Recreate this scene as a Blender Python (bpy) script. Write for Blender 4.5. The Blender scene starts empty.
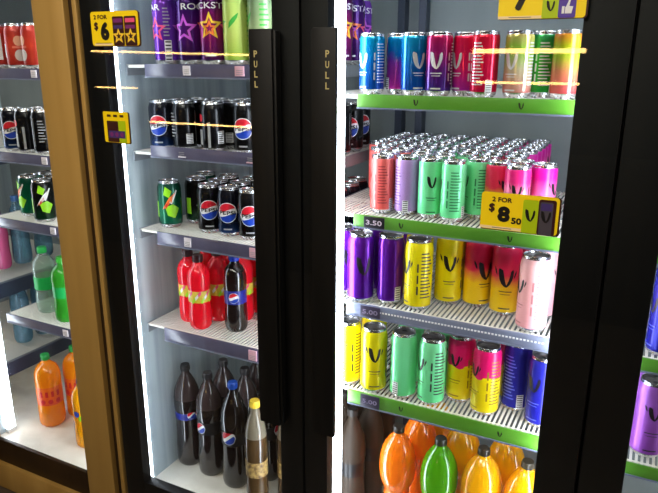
import bpy, bmesh, math, random
from mathutils import Matrix, Vector
random.seed(7)
sc = bpy.context.scene
COL = sc.collection
ZO = 1.45                      # camera height above the shop floor; z below is given relative to the camera, then lifted
PI = math.pi

# ------------------------------------------------------------------ materials
MATS = {}
def new_mat(name):
    m = bpy.data.materials.new(name); m.use_nodes = True
    nt = m.node_tree; b = nt.nodes['Principled BSDF']
    MATS[name] = m
    return m, nt, b
def S(c):                       # sRGB 0-255 -> linear
    return tuple(((v/255)/12.92 if v/255 <= .04045 else ((v/255+.055)/1.055)**2.4) for v in c) + (1,)
def pm(name, c, rough=.4, metal=0., spec=.5, coat=0., emit=None, es=0.):
    if name in MATS: return MATS[name]
    m, nt, b = new_mat(name)
    b.inputs['Base Color'].default_value = S(c)
    b.inputs['Roughness'].default_value = rough
    b.inputs['Metallic'].default_value = metal
    b.inputs['Specular IOR Level'].default_value = spec
    b.inputs['Coat Weight'].default_value = coat
    b.inputs['Coat Roughness'].default_value = .08
    if emit:
        b.inputs['Emission Color'].default_value = S(emit); b.inputs['Emission Strength'].default_value = es
    return m
def noisy(name, c1, c2, scale, rough=.5, metal=0., stretch=(1,1,1), spec=.5):
    if name in MATS: return MATS[name]
    m, nt, b = new_mat(name); n = nt.nodes; l = nt.links
    tc = n.new('ShaderNodeTexCoord'); mp = n.new('ShaderNodeMapping'); mp.inputs['Scale'].default_value = stretch
    nz = n.new('ShaderNodeTexNoise'); nz.inputs['Scale'].default_value = scale; nz.inputs['Detail'].default_value = 4
    cr = n.new('ShaderNodeValToRGB')
    cr.color_ramp.elements[0].position = .35; cr.color_ramp.elements[1].position = .65
    cr.color_ramp.elements[0].color = S(c1); cr.color_ramp.elements[1].color = S(c2)
    l.new(tc.outputs['Object'], mp.inputs[0]); l.new(mp.outputs[0], nz.inputs[0]); l.new(nz.outputs[0], cr.inputs[0]); l.new(cr.outputs[0], b.inputs['Base Color'])
    b.inputs['Roughness'].default_value = rough; b.inputs['Metallic'].default_value = metal
    b.inputs['Specular IOR Level'].default_value = spec
    return m
def ramp_can(name, stops, h, amp=.15, scale=40., rough=.3, metal=.35, hard=False, stretch=(1,1,1)):
    """printed can colour changing up the can; stops = [(t, rgb)]"""
    if name in MATS: return MATS[name]
    m, nt, b = new_mat(name); n = nt.nodes; l = nt.links
    tc = n.new('ShaderNodeTexCoord'); sx = n.new('ShaderNodeSeparateXYZ')
    mp = n.new('ShaderNodeMapping'); mp.inputs['Scale'].default_value = stretch
    nz = n.new('ShaderNodeTexNoise'); nz.inputs['Scale'].default_value = scale; nz.inputs['Detail'].default_value = 2
    m1 = n.new('ShaderNodeMath'); m1.operation = 'DIVIDE'; m1.inputs[1].default_value = h
    m2 = n.new('ShaderNodeMath'); m2.operation = 'MULTIPLY_ADD'; m2.inputs[1].default_value = amp*2; m2.inputs[2].default_value = -amp
    m3 = n.new('ShaderNodeMath'); m3.operation = 'ADD'
    cr = n.new('ShaderNodeValToRGB')
    if hard: cr.color_ramp.interpolation = 'CONSTANT'
    els = cr.color_ramp.elements
    while len(els) < len(stops): els.new(.5)
    for e, (t, c) in zip(els, stops): e.position = t; e.color = S(c)
    l.new(tc.outputs['Object'], sx.inputs[0]); l.new(tc.outputs['Object'], mp.inputs[0]); l.new(mp.outputs[0], nz.inputs[0])
    l.new(sx.outputs['Z'], m1.inputs[0]); l.new(nz.outputs[0], m2.inputs[0]); l.new(m1.outputs[0], m3.inputs[0]); l.new(m2.outputs[0], m3.inputs[1])
    l.new(m3.outputs[0], cr.inputs[0]); l.new(cr.outputs[0], b.inputs['Base Color'])
    b.inputs['Roughness'].default_value = rough; b.inputs['Metallic'].default_value = metal
    return m
def drink(name, c, trans=.5, rough=.12):
    """liquid seen through a plastic bottle: part diffuse, part light let through, glossy skin"""
    if name in MATS: return MATS[name]
    m, nt, b = new_mat(name); n = nt.nodes; l = nt.links
    b.inputs['Base Color'].default_value = S(c); b.inputs['Roughness'].default_value = rough; b.inputs['Specular IOR Level'].default_value = .6
    b.inputs['Coat Weight'].default_value = .6; b.inputs['Coat Roughness'].default_value = .05
    t = n.new('ShaderNodeBsdfTranslucent'); t.inputs[0].default_value = S(c)
    mx = n.new('ShaderNodeMixShader'); mx.inputs[0].default_value = trans
    l.new(b.outputs[0], mx.inputs[1]); l.new(t.outputs[0], mx.inputs[2]); l.new(mx.outputs[0], n['Material Output'].inputs[0])
    return m
def clear(name, tint, body=.0, bodyc=(200,200,200), ior=1.45, rough=.02):
    """thin clear pane or bottle wall: sees through, mirrors by Fresnel, optional cloudy share"""
    if name in MATS: return MATS[name]
    m, nt, b = new_mat(name); n = nt.nodes; l = nt.links
    tr = n.new('ShaderNodeBsdfTransparent'); tr.inputs[0].default_value = S(tint)
    gl = n.new('ShaderNodeBsdfGlossy'); gl.inputs['Roughness'].default_value = rough
    lw = n.new('ShaderNodeLayerWeight'); lw.inputs[0].default_value = .5
    pw = n.new('ShaderNodeMath'); pw.operation = 'POWER'; pw.inputs[1].default_value = 5
    fr = n.new('ShaderNodeMath'); fr.operation = 'MULTIPLY_ADD'; fr.inputs[1].default_value = .96; fr.inputs[2].default_value = ((ior-1)/(ior+1))**2
    l.new(lw.outputs['Facing'], pw.inputs[0]); l.new(pw.outputs[0], fr.inputs[0])
    mx = n.new('ShaderNodeMixShader'); l.new(fr.outputs[0], mx.inputs[0])
    if body > 0:
        b.inputs['Base Color'].default_value = S(bodyc); b.inputs['Roughness'].default_value = .3
        m2 = n.new('ShaderNodeMixShader'); m2.inputs[0].default_value = body
        l.new(tr.outputs[0], m2.inputs[1]); l.new(b.outputs[0], m2.inputs[2]); l.new(m2.outputs[0], mx.inputs[1])
    else: l.new(tr.outputs[0], mx.inputs[1])
    l.new(gl.outputs[0], mx.inputs[2]); l.new(mx.outputs[0], n['Material Output'].inputs[0])
    return m

ALU = pm('aluminium', (205,205,210), .25, 1.)
LIDM = pm('lid_metal', (120,118,120), .38, .9)
BLACKINK = pm('black_ink', (14,12,16), .4)
DARKINK = pm('dark_ink', (50,46,52), .4)
WHITEINK = pm('white_ink', (235,235,238), .35)
GREYINK = pm('grey_ink', (150,150,152), .4)
PRED = pm('emblem_red', (205,25,45), .35)
PBLUE = pm('emblem_blue', (20,60,170), .35)
BLACKFRAME = noisy('black_frame', (8,8,9), (12,11,11), 30, .55, 0, (1,1,.1), .2)
BLACKHANDLE = noisy('black_handle', (9,9,9), (16,15,14), 60, .5, 0, (1,1,.1), .25)
GOLD = noisy('gold_reflection_frame', (168,130,66), (184,146,80), 12, .45, .15, (1,1,.05), .4)  # reflected yellow surroundings put into the base colour of the metal frame
BRONZE = noisy('dark_bronze', (44,30,16), (58,40,22), 14, .5, .2, (1,1,.1), .3)
STEEL = noisy('grey_liner', (116,124,126), (128,136,136), 9, .5, 0, (1,1,.2))
LINER = noisy('white_liner', (150,162,168), (184,194,198), 7, .22, 0, (1,3,.15))
RAILM = pm('shelf_rail', (120,124,130), .4)
WIRE = pm('white_wire', (228,224,214), .35)
FLOORTRAY = noisy('cream_tray', (220,214,202), (232,227,216), 20, .4)
GREENLIP = noisy('green_strip', (78,138,38), (90,150,44), 8, .35)
GREYLIP = noisy('grey_strip', (82,80,104), (96,93,118), 10, .22)
PALELIP = noisy('clear_grey_strip', (112,118,142), (126,132,154), 10, .2)
GLASS = clear('door_glass', (250,252,252))
LED = pm('led_tube', (255,255,255), .5, emit=(236,244,255), es=20.)
LEDMID = pm('led_tube_mid', (255,255,255), .5, emit=(236,244,255), es=10.)
LEDDIM = pm('led_tube_dim', (255,255,255), .5, emit=(236,244,255), es=3.5)
LEDBODY = pm('led_channel', (225,228,232), .4)
WARMLED = pm('warm_strip_lamp', (255,230,180), .5, emit=(255,200,120), es=30.)
TAGBLACK = pm('tag_black', (26,20,34), .4)
TAGTEXT = pm('tag_text', (226,206,220), .4)
CREAMTEXT = pm('handle_text', (196,180,120), .5)
DIMTAG = pm('tag_violet', (54,46,70), .4)
DIMTEXT = pm('tag_violet_text', (150,138,168), .4)
SLATE = pm('slate_panel', (44,52,70), .4)

# ------------------------------------------------------------------ mesh builder
class G:
    def __init__(s): s.v=[]; s.f=[]; s.m=[]; s.sm=[]; s.mats=[]
    def mi(s, mat):
        if mat not in s.mats: s.mats.append(mat)
        return s.mats.index(mat)
    def face(s, pts, mat, smooth=False):
        b=len(s.v); s.v += [tuple(p) for p in pts]; s.f.append(list(range(b,b+len(pts)))); s.m.append(s.mi(mat)); s.sm.append(smooth)
    def box(s, x0,x1,y0,y1,z0,z1, mat, ch=0.):
        bm=bmesh.new(); bmesh.ops.create_cube(bm,size=1)
        for v in bm.verts: v.co=Vector(((x0+x1)/2+v.co.x*(x1-x0),(y0+y1)/2+v.co.y*(y1-y0),(z0+z1)/2+v.co.z*(z1-z0)))
        if ch>0: bmesh.ops.bevel(bm,geom=bm.edges[:],offset=ch,segments=2,affect='EDGES',profile=.5)
        bm.verts.index_update(); b=len(s.v); s.v += [tuple(v.co) for v in bm.verts]
        k=s.mi(mat)
        for f in bm.faces: s.f.append([b+v.index for v in f.verts]); s.m.append(k); s.sm.append(False)
        bm.free()
    def lathe(s, prof, n=28, smooth=True, c=(0,0,0)):
        """prof: list of (r, z, mat) ; mat belongs to the band up to the next point; None mat = gap"""
        rings=[]
        for r,z,_ in prof:
            if r<1e-6: rings.append([len(s.v)]); s.v.append((c[0],c[1],c[2]+z))
            else:
                rings.append(list(range(len(s.v),len(s.v)+n)))
                for i in range(n):
                    a=2*PI*i/n; s.v.append((c[0]+r*math.sin(a),c[1]-r*math.cos(a),c[2]+z))
        for k in range(len(prof)-1):
            mat=prof[k][2]
            if mat is None: continue
            a,b=rings[k],rings[k+1]; mi=s.mi(mat)
            for i in range(n):
                j=(i+1)%n
                if len(a)==1 and len(b)==1: continue
                if len(a)==1: f=[a[0],b[j],b[i]]
                elif len(b)==1: f=[a[i],a[j],b[0]]
                else: f=[a[i],a[j],b[j],b[i]]
                s.f.append(f); s.m.append(mi); s.sm.append(smooth)
    def tube(s, pts, r, mat, n=8):
        P=[Vector(p) for p in pts]; prev=None
        for i,p in enumerate(P):
            d=(P[min(i+1,len(P)-1)]-P[max(i-1,0)]).normalized()
            u=d.orthogonal().normalized() if prev is None else (prev-d*prev.dot(d)).normalized(); prev=u
            w=d.cross(u); b=len(s.v)
            for k in range(n):
                a=2*PI*k/n; s.v.append(tuple(p+u*math.cos(a)*r+w*math.sin(a)*r))
            if i:
                for k in range(n):
                    j=(k+1)%n; s.f.append([b-n+k,b-n+j,b+j,b+k]); s.m.append(s.mi(mat)); s.sm.append(True)
            if i==0 or i==len(P)-1:
                s.f.append([b+k for k in range(n)]); s.m.append(s.mi(mat)); s.sm.append(False)
    def build(s, name, parent=None, bevel=0.):
        me=bpy.data.meshes.new(name); me.from_pydata(s.v,[],s.f)
        for m in s.mats: me.materials.append(m)
        me.polygons.foreach_set('material_index', s.m); me.polygons.foreach_set('use_smooth', s.sm)
        me.update(); me.set_sharp_from_angle(angle=math.radians(40))
        o=bpy.data.objects.new(name,me); COL.objects.link(o)
        if parent: o.parent=parent
        if bevel:
            md=o.modifiers.new('bevel','BEVEL'); md.width=bevel; md.segments=2; md.limit_method='ANGLE'
        return o

def empty(name, loc=(0,0,0), rz=0):
    o=bpy.data.objects.new(name,None); COL.objects.link(o); o.location=loc; o.rotation_euler=(0,0,rz); o.empty_display_size=.02
    return o
def tag(o, label=None, cat=None, group=None, kind=None):
    if label: o['label']=label
    if cat: o['category']=cat
    if group: o['group']=group
    if kind: o['kind']=kind
    return o
KIDS={}
def copy_tree(o, parent=None):
    c=o.copy(); COL.objects.link(c)
    if parent: c.parent=parent
    for ch in KIDS_OF(o): copy_tree(ch,c)
    return c
def KIDS_OF(o): return [x for x in o.children]

# ------------------------------------------------------------------ writing and marks
TXT={}
def text_mesh(s):
    if s in TXT: return TXT[s]
    cu=bpy.data.curves.new('t','FONT'); cu.body=s; cu.size=1; cu.fill_mode='FRONT'; cu.resolution_u=3
    ob=bpy.data.objects.new('t',cu); COL.objects.link(ob)
    dg=bpy.context.evaluated_depsgraph_get(); me=ob.evaluated_get(dg).to_mesh()
    V=[(v.co.x,v.co.y) for v in me.vertices]; F=[list(p.vertices) for p in me.polygons]
    ob.evaluated_get(dg).to_mesh_clear(); bpy.data.objects.remove(ob); bpy.data.curves.remove(cu)
    x0=min(v[0] for v in V); x1=max(v[0] for v in V); y0=min(v[1] for v in V); y1=max(v[1] for v in V)
    V=[(v[0]-x0,v[1]-y0) for v in V]
    TXT[s]=(V,F,x1-x0,y1-y0); return TXT[s]
def flat_map(y):                 # drawing plane: x,z at depth y, facing -Y
    return lambda a,b: (a,y,b)
def cyl_map(r, off=0.):          # wraps (arc length, z) on a can
    f=lambda a,b: (r*math.sin(a/r+off), -r*math.cos(a/r+off), b)
    f.strip=r*.14; return f
def put_text(g, s, cx, cz, h, mat, mp, w=None, bold=.03):
    """bold = extra stroke width as a share of the letter height"""
    V,F,tw,th=text_mesh(s); d=bold*h; k=(h-d)/th; kx=k if w is None else (w-d)/tw
    for i,(dx,dz) in enumerate(((0,0),) if bold<=0 else ((-.5,0),(.5,0),(0,.5),(0,-.5),(-.35,.35),(.35,.35),(-.35,-.35),(.35,-.35))):
        lift=off(mp,cx,cz,.00004*i)
        P=[tuple(Vector(mp(cx+(a-tw/2)*kx+dx*d, cz+(b-th/2)*k+dz*d))+lift) for a,b in V]
        b0=len(g.v); g.v+=P; mi=g.mi(mat)
        for f in F: g.f.append([b0+i for i in f]); g.m.append(mi); g.sm.append(False)
def clip(pts, c, keep):
    out=[]
    for p,q in zip(pts,pts[1:]+pts[:1]):
        ip=(p[0]-c)*keep>=0; iq=(q[0]-c)*keep>=0
        if ip: out.append(p)
        if ip!=iq: t=(c-p[0])/(q[0]-p[0]); out.append((c,p[1]+t*(q[1]-p[1])))
    return out
def put_poly(g, pts, mat, mp):
    st=getattr(mp,'strip',None)
    if not st: g.face([mp(a,b) for a,b in pts], mat); return
    k=math.floor(min(p[0] for p in pts)/st); x1=max(p[0] for p in pts)
    while k*st<x1-1e-9:                      # cut into narrow upright strips so the mark follows the round wall
        q=clip(clip(list(pts),k*st,1),(k+1)*st,-1) if len(pts)>2 else []
        if len(q)>2: g.face([mp(a,b) for a,b in q], mat)
        k+=1
def put_rect(g, cx, cz, w, h, mat, mp, nx=1):
    for i in range(nx):
        a=cx-w/2+w*i/nx; b=cx-w/2+w*(i+1)/nx
        put_poly(g,[(a,cz-h/2),(b,cz-h/2),(b,cz+h/2),(a,cz+h/2)],mat,mp)
def put_disc(g, cx, cz, r, mat, mp, n=20, rx=None):
    rx=rx or r
    k=10
    for i in range(k):
        a=-1+2*i/k; b=-1+2*(i+1)/k; ha=math.sqrt(max(0,1-a*a)); hb=math.sqrt(max(0,1-b*b))
        pts=[(cx+a*rx,cz-ha*r),(cx+b*rx,cz-hb*r),(cx+b*rx,cz+hb*r),(cx+a*rx,cz+ha*r)]
        if ha<1e-6: pts=pts[1:]
        if hb<1e-6: pts=[pts[0],pts[1],pts[3]]
        put_poly(g,pts,mat,mp)
def blade(g, pts, mat, mp):      # pts: (x,z,halfwidth) strip
    for (a,b,w),(c,d,v) in zip(pts,pts[1:]):
        put_poly(g,[(a-w,b),(c-v,d),(c+v,d),(a+w,b)],mat,mp)
def vee(g, cx, cz, s, mat, mp, claws=False):
    """claw-shaped V mark, s = height"""
    L=[(-.36,.5,.03),(-.30,.42,.12),(-.27,.2,.14),(-.21,-.08,.14),(-.12,-.32,.12),(0,-.46,.09),(.04,-.5,.03)]
    R=[(.32,.46,.02),(.30,.36,.08),(.28,.12,.09),(.22,-.12,.09),(.13,-.34,.08),(.05,-.48,.03)]
    for B in (L,R): blade(g,[(cx+a*s,cz+b*s,w*s) for a,b,w in B],mat,mp)
    if claws:
        for B in ([(-.66,.56,.02),(-.60,.40,.06),(-.54,.22,.05),(-.50,.12,.01)],[(.52,.40,.01),(.50,.26,.05),(.45,.10,.04),(.40,-.02,.01)]):
            blade(g,[(cx+a*s,cz+b*s,w*s) for a,b,w in B],mat,mp)
def emblem(g, cx, cz, r, mp, tilt=0., word=None):
    """round red, white and blue wave emblem in vertical strips"""
    n=12
    put_disc(g,cx,cz,r*1.07,WHITEINK,mp)
    mp2=lambda a,b: tuple(Vector(mp(a,b))*1.0+off(mp,a,b,.00035))
    for i in range(n):
        q=[]
        for k in (i,i+1):
            a=-1+2*k/n; h=math.sqrt(max(0,1-a*a))
            w=.12*math.sin(a*2.4)+tilt*a
            q.append((a,h,min(h,max(-h,w+.27)),max(-h,min(h,w-.27))))
        (a,h0,u0,d0),(b,h1,u1,d1)=q
        for lo0,hi0,lo1,hi1,m in ((u0,h0,u1,h1,PRED),(-h0,d0,-h1,d1,PBLUE)):
            if hi0-lo0<1e-5 and hi1-lo1<1e-5: continue
            pts=[(cx+a*r,cz+lo0*r),(cx+b*r,cz+lo1*r),(cx+b*r,cz+hi1*r),(cx+a*r,cz+hi0*r)]
            if hi0-lo0<1e-5: pts=pts[:3]
            elif hi1-lo1<1e-5: pts=[pts[0],pts[1],pts[3]]
            put_poly(g,pts,m,mp2)
    if word: put_text(g,word,cx,cz,r*.42,BLACKINK,lambda a,b: tuple(Vector(mp(a,b))+off(mp,a,b,.0006)),w=r*1.75,bold=.10)
def off(mp,a,b,d):
    p=Vector(mp(a,b)); e=1e-4
    t=Vector(mp(a+e,b))-p; return t.cross(Vector((0,0,1))).normalized()*d
def star(g, cx, cz, r, mat, mp, inner=.72):
    def pt(i,k):
        a=PI/2+i*PI/5; rr=r*(1 if i%2==0 else .45)*k; return (cx+rr*math.cos(a),cz+rr*math.sin(a))
    for i in range(10): put_poly(g,[pt(i,1),pt(i+1,1),pt(i+1,inner),pt(i,inner)][::-1],mat,mp)
def panel_lines(g, c, z0, z1, w, mat, mp, n=9):
    for i in range(n):
        z=z1-(z1-z0)*i/(n-1); ww=w*(.65+.35*((i*37)%7)/7); put_rect(g,c-(w-ww)/2,z,ww,(z1-z0)/n*.42,mat,mp,3)
def barcode(g, c, z, w, h, mp):
    put_rect(g,c,z,w,h,WHITEINK,mp,3)
    mp2=lambda a,b: tuple(Vector(mp(a,b))+off(mp,a,b,.0003))
    for i in range(6): put_rect(g,c,z-h*.42+h*.84*i/5,w*.8,h*.07,DARKINK,mp2,2)

# ------------------------------------------------------------------ cans
def make_can(name, r, h, body_mat, deco, slim=False, neck=None):
    root=empty(name)
    k=.93 if slim else .85; sh=.55 if slim else 1.
    g=G()
    g.lathe([(0,.006,ALU),(r*.62,.003,ALU),(r*.70,0,ALU),(r*.78,.0005,ALU),(r*.93,.006,ALU),(r*.985,.011,body_mat),
             (r,.016,body_mat),(r,h*.5,body_mat),(r,h-.024*sh,body_mat),(r*.98,h-.018*sh,neck or body_mat),(r*(k+.02),h-.0068,neck or ALU),(r*k,h-.0045,ALU),(r*(k+.015),h-.0035,ALU),(r*(k+.015),h-.0008,ALU),(r*k,h,ALU),(r*(k-.04),h-.0006,ALU),(r*(k-.06),h-.004,None)],32)
    if deco: deco(g, cyl_map(r+.0004), r, h)
    b=g.build('body',root)
    g=G(); g.lathe([(r*(k-.055),h-.0035,LIDM),(r*(k-.10),h-.0062,LIDM),(r*(k-.16),h-.0052,LIDM),(0,h-.0052,None)],24)
    lid=g.build('lid',root)
    g=G(); q=r/.033
    g.box(-.006*q,.006*q,-.004*q,.013*q,h-.0050,h-.0036,LIDM,.0004); g.lathe([(0,.0014,BLACKINK),(.007*q,.0014,BLACKINK),(.007*q,.0004,None)],14,c=(0,-.011*q,h-.0062))
    g.build('pull_tab',lid)
    return root

def deco_v(col=BLACKINK, s=.034, z=.62, claws=True, lines=True, linecol=None, bar=True):
    def d(g,mp,r,h):
        vee(g,0,h*z,s,col,mp,claws)
        lc=linecol or DARKINK
        if lines:
            put_rect(g,0,h*.36,r*.9,.0022,lc,mp,3); put_rect(g,0,h*.32,r*.7,.0014,lc,mp,3); put_rect(g,0,h*.12,r*.8,.003,lc,mp,3)
            panel_lines(g,r*1.75,h*.2,h*.82,r*.95,lc,mp,14)
            for i in range(3): put_rect(g,r*(1.05),h*(.3+.16*i),r*.12,h*.12,lc,mp)
        if bar: barcode(g,r*2.6,h*.17,r*.5,h*.2,mp)
    return d
V250T=(.0276,.128); V500=(.0322,.168); V250=(.0265,.134); C375=(.033,.132)
LIME=pm('lime_spot',(150,220,40),.35); ORANGE=pm('orange_spot',(240,120,50),.35); PURPLESP=pm('violet_spot',(205,90,220),.35); YELSP=pm('yellow_spot',(250,205,60),.35); LEAF=pm('leaf_green',(60,165,60),.35); PINKSP=pm('pink_spot',(235,80,130),.35)
def deco_star(word=True, c1=ORANGE, c2=PURPLESP):
    def d(g,mp,r,h):
        star(g,0,h*.53,.034,c1,mp,.62); star(g,0,h*.5,.021,c2,mp,.5); star(g,-r*2.1,h*.5,.036,c2,mp,.6); star(g,r*1.75,h*.5,.032,PINKSP,mp,.6)
        if word:
            put_text(g,'ROCKSTAR',0,h*.815,.0145,WHITEINK,mp,w=r*4.5,bold=.03)
        barcode(g,r*2.75,h*.2,r*.55,h*.3,mp); panel_lines(g,r*2.75,h*.42,h*.8,r*.6,GREYINK,mp,9)
        put_rect(g,0,h*.13,r*.9,.004,WHITEINK,mp,3)
    return d
def deco_leaf(g,mp,r,h):
    blade(g,[(-.012,h*.5,.001),(-.004,h*.58,.007),(.004,h*.64,.006),(.012,h*.7,.001)],LEAF,mp)
    panel_lines(g,r*1.5,h*.2,h*.8,r*.8,LEAF,mp,10); star(g,-r*1.4,h*.55,.025,LEAF,mp,.6)
    barcode(g,r*2.4,h*.2,r*.5,h*.25,mp)
def deco_cola(word='PEPSI'):
    def d(g,mp,r,h):
        emblem(g,0,h*.5,.0255,mp,.08,word)
        for i,a in enumerate((-.9,.9)):
            put_rect(g,a*r*1.9,h*.5,.0016,h*.62,GREYINK,mp)
        panel_lines(g,r*2.5,h*.3,h*.75,r*.7,GREYINK,mp,8); barcode(g,-r*2.4,h*.25,r*.6,h*.2,mp)
        put_rect(g,0,h*.16,r*.7,.004,GREYINK,mp,3)
    return d
def deco_dot(g,mp,r,h):
    put_disc(g,0,h*.68,.010,PRED,mp); put_rect(g,0,h*.3,r*.5,h*.3,GREYINK,mp,3); put_rect(g,r*.9,h*.35,r*.22,h*.5,GREYINK,mp); put_rect(g,-r*.9,h*.5,r*.1,h*.6,GREYINK,mp)
    barcode(g,r*1.9,h*.3,r*.6,h*.25,mp); emblem(g,-r*2.5,h*.5,.022,mp,.08)
def deco_dew(acc=ORANGE):
    def d(g,mp,r,h):
        put_poly(g,[(-.026,h*.40),(.002,h*.56),(.016,h*.78),(-.004,h*.66)],acc,mp)
        put_poly(g,[(-.010,h*.28),(.010,h*.22),(.024,h*.42),(.006,h*.52),(-.016,h*.46)],LIME,mp)
        put_poly(g,[(-.020,h*.72),(-.004,h*.66),(.004,h*.80),(-.014,h*.90)],LIME,mp)
        put_poly(g,[(-.004,h*.56),(.003,h*.52),(.020,h*.80),(.017,h*.82)],WHITEINK,mp)
        put_poly(g,[(-.022,h*.44),(-.014,h*.42),(.004,h*.62),(.000,h*.64)],PRED,mp)
        put_rect(g,-r*1.5,h*.4,r*.5,h*.35,LIME,mp,3); panel_lines(g,r*1.9,h*.2,h*.75,r*.7,GREYINK,mp,8); barcode(g,r*2.8,h*.3,r*.5,h*.25,mp)
    return d
def deco_face(g,mp,r,h):
    put_disc(g,0,h*.62,.014,pm('peach',(232,170,140),.4),mp); put_disc(g,.002,h*.30,.016,pm('pale_grey',(205,195,190),.4),mp)
    put_rect(g,0,h*.48,r*1.1,.006,pm('salmon',(230,120,100),.4),mp,3); put_rect(g,r*1.6,h*.5,r*.35,h*.6,WHITEINK,mp,3); put_rect(g,-r*1.6,h*.4,r*.6,h*.3,WHITEINK,mp,3)

P=dict(
 purple=ramp_can('purple_can',[(0,(92,20,160)),(1,(120,36,182))],.168,metal=.55,rough=.2),
 yellow=ramp_can('yellow_can',[(0,(238,218,8)),(1,(248,232,20))],.168,metal=.15,rough=.25),
 mint=ramp_can('mint_can',[(0,(120,244,168)),(1,(134,240,174))],.168,metal=.2,rough=.25),
 redyel=ramp_can('red_yellow_can',[(0,(240,205,10)),(.40,(242,196,16)),(.56,(222,40,80)),(1,(228,20,88))],.168,.10,28,metal=.12),
 dripped=ramp_can('pink_over_yellow_can',[(0,(242,216,6)),(.56,(235,16,110))],.168,.10,38,metal=.12,hard=True,stretch=(1,1,.35)),
 pink=ramp_can('pale_pink_can',[(0,(244,170,176)),(1,(248,186,188))],.168,metal=.05,rough=.38),
 blue=ramp_can('royal_blue_can',[(0,(30,30,160)),(1,(42,42,150))],.168,metal=.4,rough=.25),
 coral=ramp_can('coral_can',[(0,(238,96,92)),(1,(240,110,104))],.134,metal=.12),
 lilac=ramp_can('lilac_can',[(0,(178,138,210)),(1,(190,152,218))],.134,metal=.15),
 slimry=ramp_can('slim_red_yellow_can',[(0,(240,196,14)),(.42,(244,200,20)),(.60,(226,50,80)),(1,(232,36,90))],.134,.10,34,metal=.12),
 rose=ramp_can('slim_rose_can',[(0,(250,214,220)),(.35,(250,190,206)),(.75,(236,40,130)),(1,(228,22,126))],.134,.06,30,metal=.12),
 magenta=ramp_can('slim_magenta_can',[(0,(248,150,150)),(.45,(240,120,170)),(.8,(214,18,150)),(1,(200,20,150))],.134,.06,30,metal=.15),
 skyblue=ramp_can('slim_blue_can',[(0,(20,70,170)),(.5,(10,100,180)),(1,(0,150,190))],.134,.18,26,metal=.42,rough=.17),
 bluemag=ramp_can('slim_blue_magenta_can',[(0,(200,30,140)),(.45,(120,50,160)),(.6,(0,100,180)),(1,(0,140,180))],.134,.25,22,metal=.42,rough=.17),
 plum=ramp_can('slim_plum_can',[(0,(40,40,130)),(.4,(96,20,110)),(1,(190,20,70))],.134,.2,26,metal=.42,rough=.17),
 cerise=ramp_can('slim_cerise_can',[(0,(120,40,170)),(.4,(225,30,110)),(1,(225,20,60))],.134,.15,26,metal=.42,rough=.17),
 scarlet=ramp_can('slim_scarlet_can',[(0,(200,14,70)),(1,(220,20,50))],.134,.1,26,metal=.42,rough=.17),
 lime=ramp_can('slim_lime_pink_can',[(0,(220,110,120)),(.4,(200,190,150)),(.7,(150,200,60)),(1,(215,160,120))],.134,.12,26,metal=.42,rough=.17),
 fern=ramp_can('slim_green_can',[(0,(20,140,50)),(.6,(60,170,40)),(1,(20,130,90))],.134,.15,30,metal=.42,rough=.17),
 sunset=ramp_can('slim_red_lime_can',[(0,(200,60,80)),(.4,(190,120,80)),(.65,(140,180,10)),(1,(200,60,40))],.134,.1,30,metal=.42,rough=.17),
 violet=ramp_can('violet_tall_can',[(0,(104,40,170)),(1,(128,66,190))],.168,.1,26,metal=.42,rough=.17),
 night=ramp_can('night_purple_can',[(0,(44,12,80)),(.5,(86,24,120)),(1,(48,16,100))],.168,.2,26,metal=.42,rough=.17),
 berry=ramp_can('berry_can',[(0,(44,14,90)),(.5,(160,30,110)),(1,(30,20,90))],.168,.2,26,metal=.42,rough=.17),
 pear=ramp_can('pale_lime_can',[(0,(150,190,60)),(.4,(196,214,110)),(1,(186,214,110))],.168,.15,26,metal=.2),
 sage=ramp_can('sage_can',[(0,(150,160,110)),(.5,(150,168,120)),(1,(96,130,96))],.168,.2,30,metal=.25),
 cola=ramp_can('black_can',[(0,(10,10,13)),(1,(16,16,20))],.132,.1,30,metal=.4,rough=.22),
 navy=ramp_can('navy_can',[(0,(12,60,120)),(.3,(14,20,40)),(1,(14,16,26))],.132,.1,30,metal=.4,rough=.22),
 dew=ramp_can('deep_green_can',[(0,(4,70,66)),(.3,(6,110,70)),(1,(4,64,52))],.132,.15,30,metal=.35,rough=.22),
 dewdark=ramp_can('green_black_can',[(0,(8,60,34)),(.4,(14,18,16)),(1,(12,14,16))],.132,.2,30,metal=.35,rough=.22),
 redcan=ramp_can('brick_red_can',[(0,(150,30,28)),(.5,(196,56,36)),(1,(170,40,34))],.126,.15,30,metal=.2),
)
CAN={}
def kind(key, name, dims, mat, deco, slim=False, neck=None): CAN[key]=[name,dims,P[mat],deco,slim,neck,None]
VBL=deco_v(s=.038); VSM=deco_v(s=.026)
kind('purple','energy_drink_can',V500,'purple',deco_v(s=.045,claws=False,z=.55,lines=False))
kind('yellow','energy_drink_can',V500,'yellow',VBL); kind('mint','energy_drink_can',V500,'mint',VBL)
kind('redyel','energy_drink_can',V500,'redyel',deco_v(s=.043,z=.55)); kind('dripped','energy_drink_can',V500,'dripped',deco_v(s=.030,z=.66,linecol=pm('olive_ink',(150,120,20),.4)))
kind('pink','energy_drink_can',V500,'pink',deco_v(s=.034,z=.60,linecol=pm('rose_ink',(190,120,124),.4))); kind('blue','energy_drink_can',V500,'blue',deco_v(s=.036,claws=False,linecol=pm('dim_blue_ink',(80,90,190),.4)))
MINTINK=pm('green_ink',(24,120,70),.4)
for k in ('coral','lilac','slimry','rose','magenta'):
    kind(k,'slim_energy_drink_can',V250,k,deco_v(s=.026,linecol=pm('brick_ink',(160,50,56),.4) if k=='coral' else pm('plum_ink',(120,84,150),.4) if k=='lilac' else DARKINK),True)
kind('slimmint','slim_energy_drink_can',V250,'mint',deco_v(s=.026,claws=False,linecol=MINTINK),True)
SIL=pm('silver_ink',(225,226,232),.25,.4)
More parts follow.
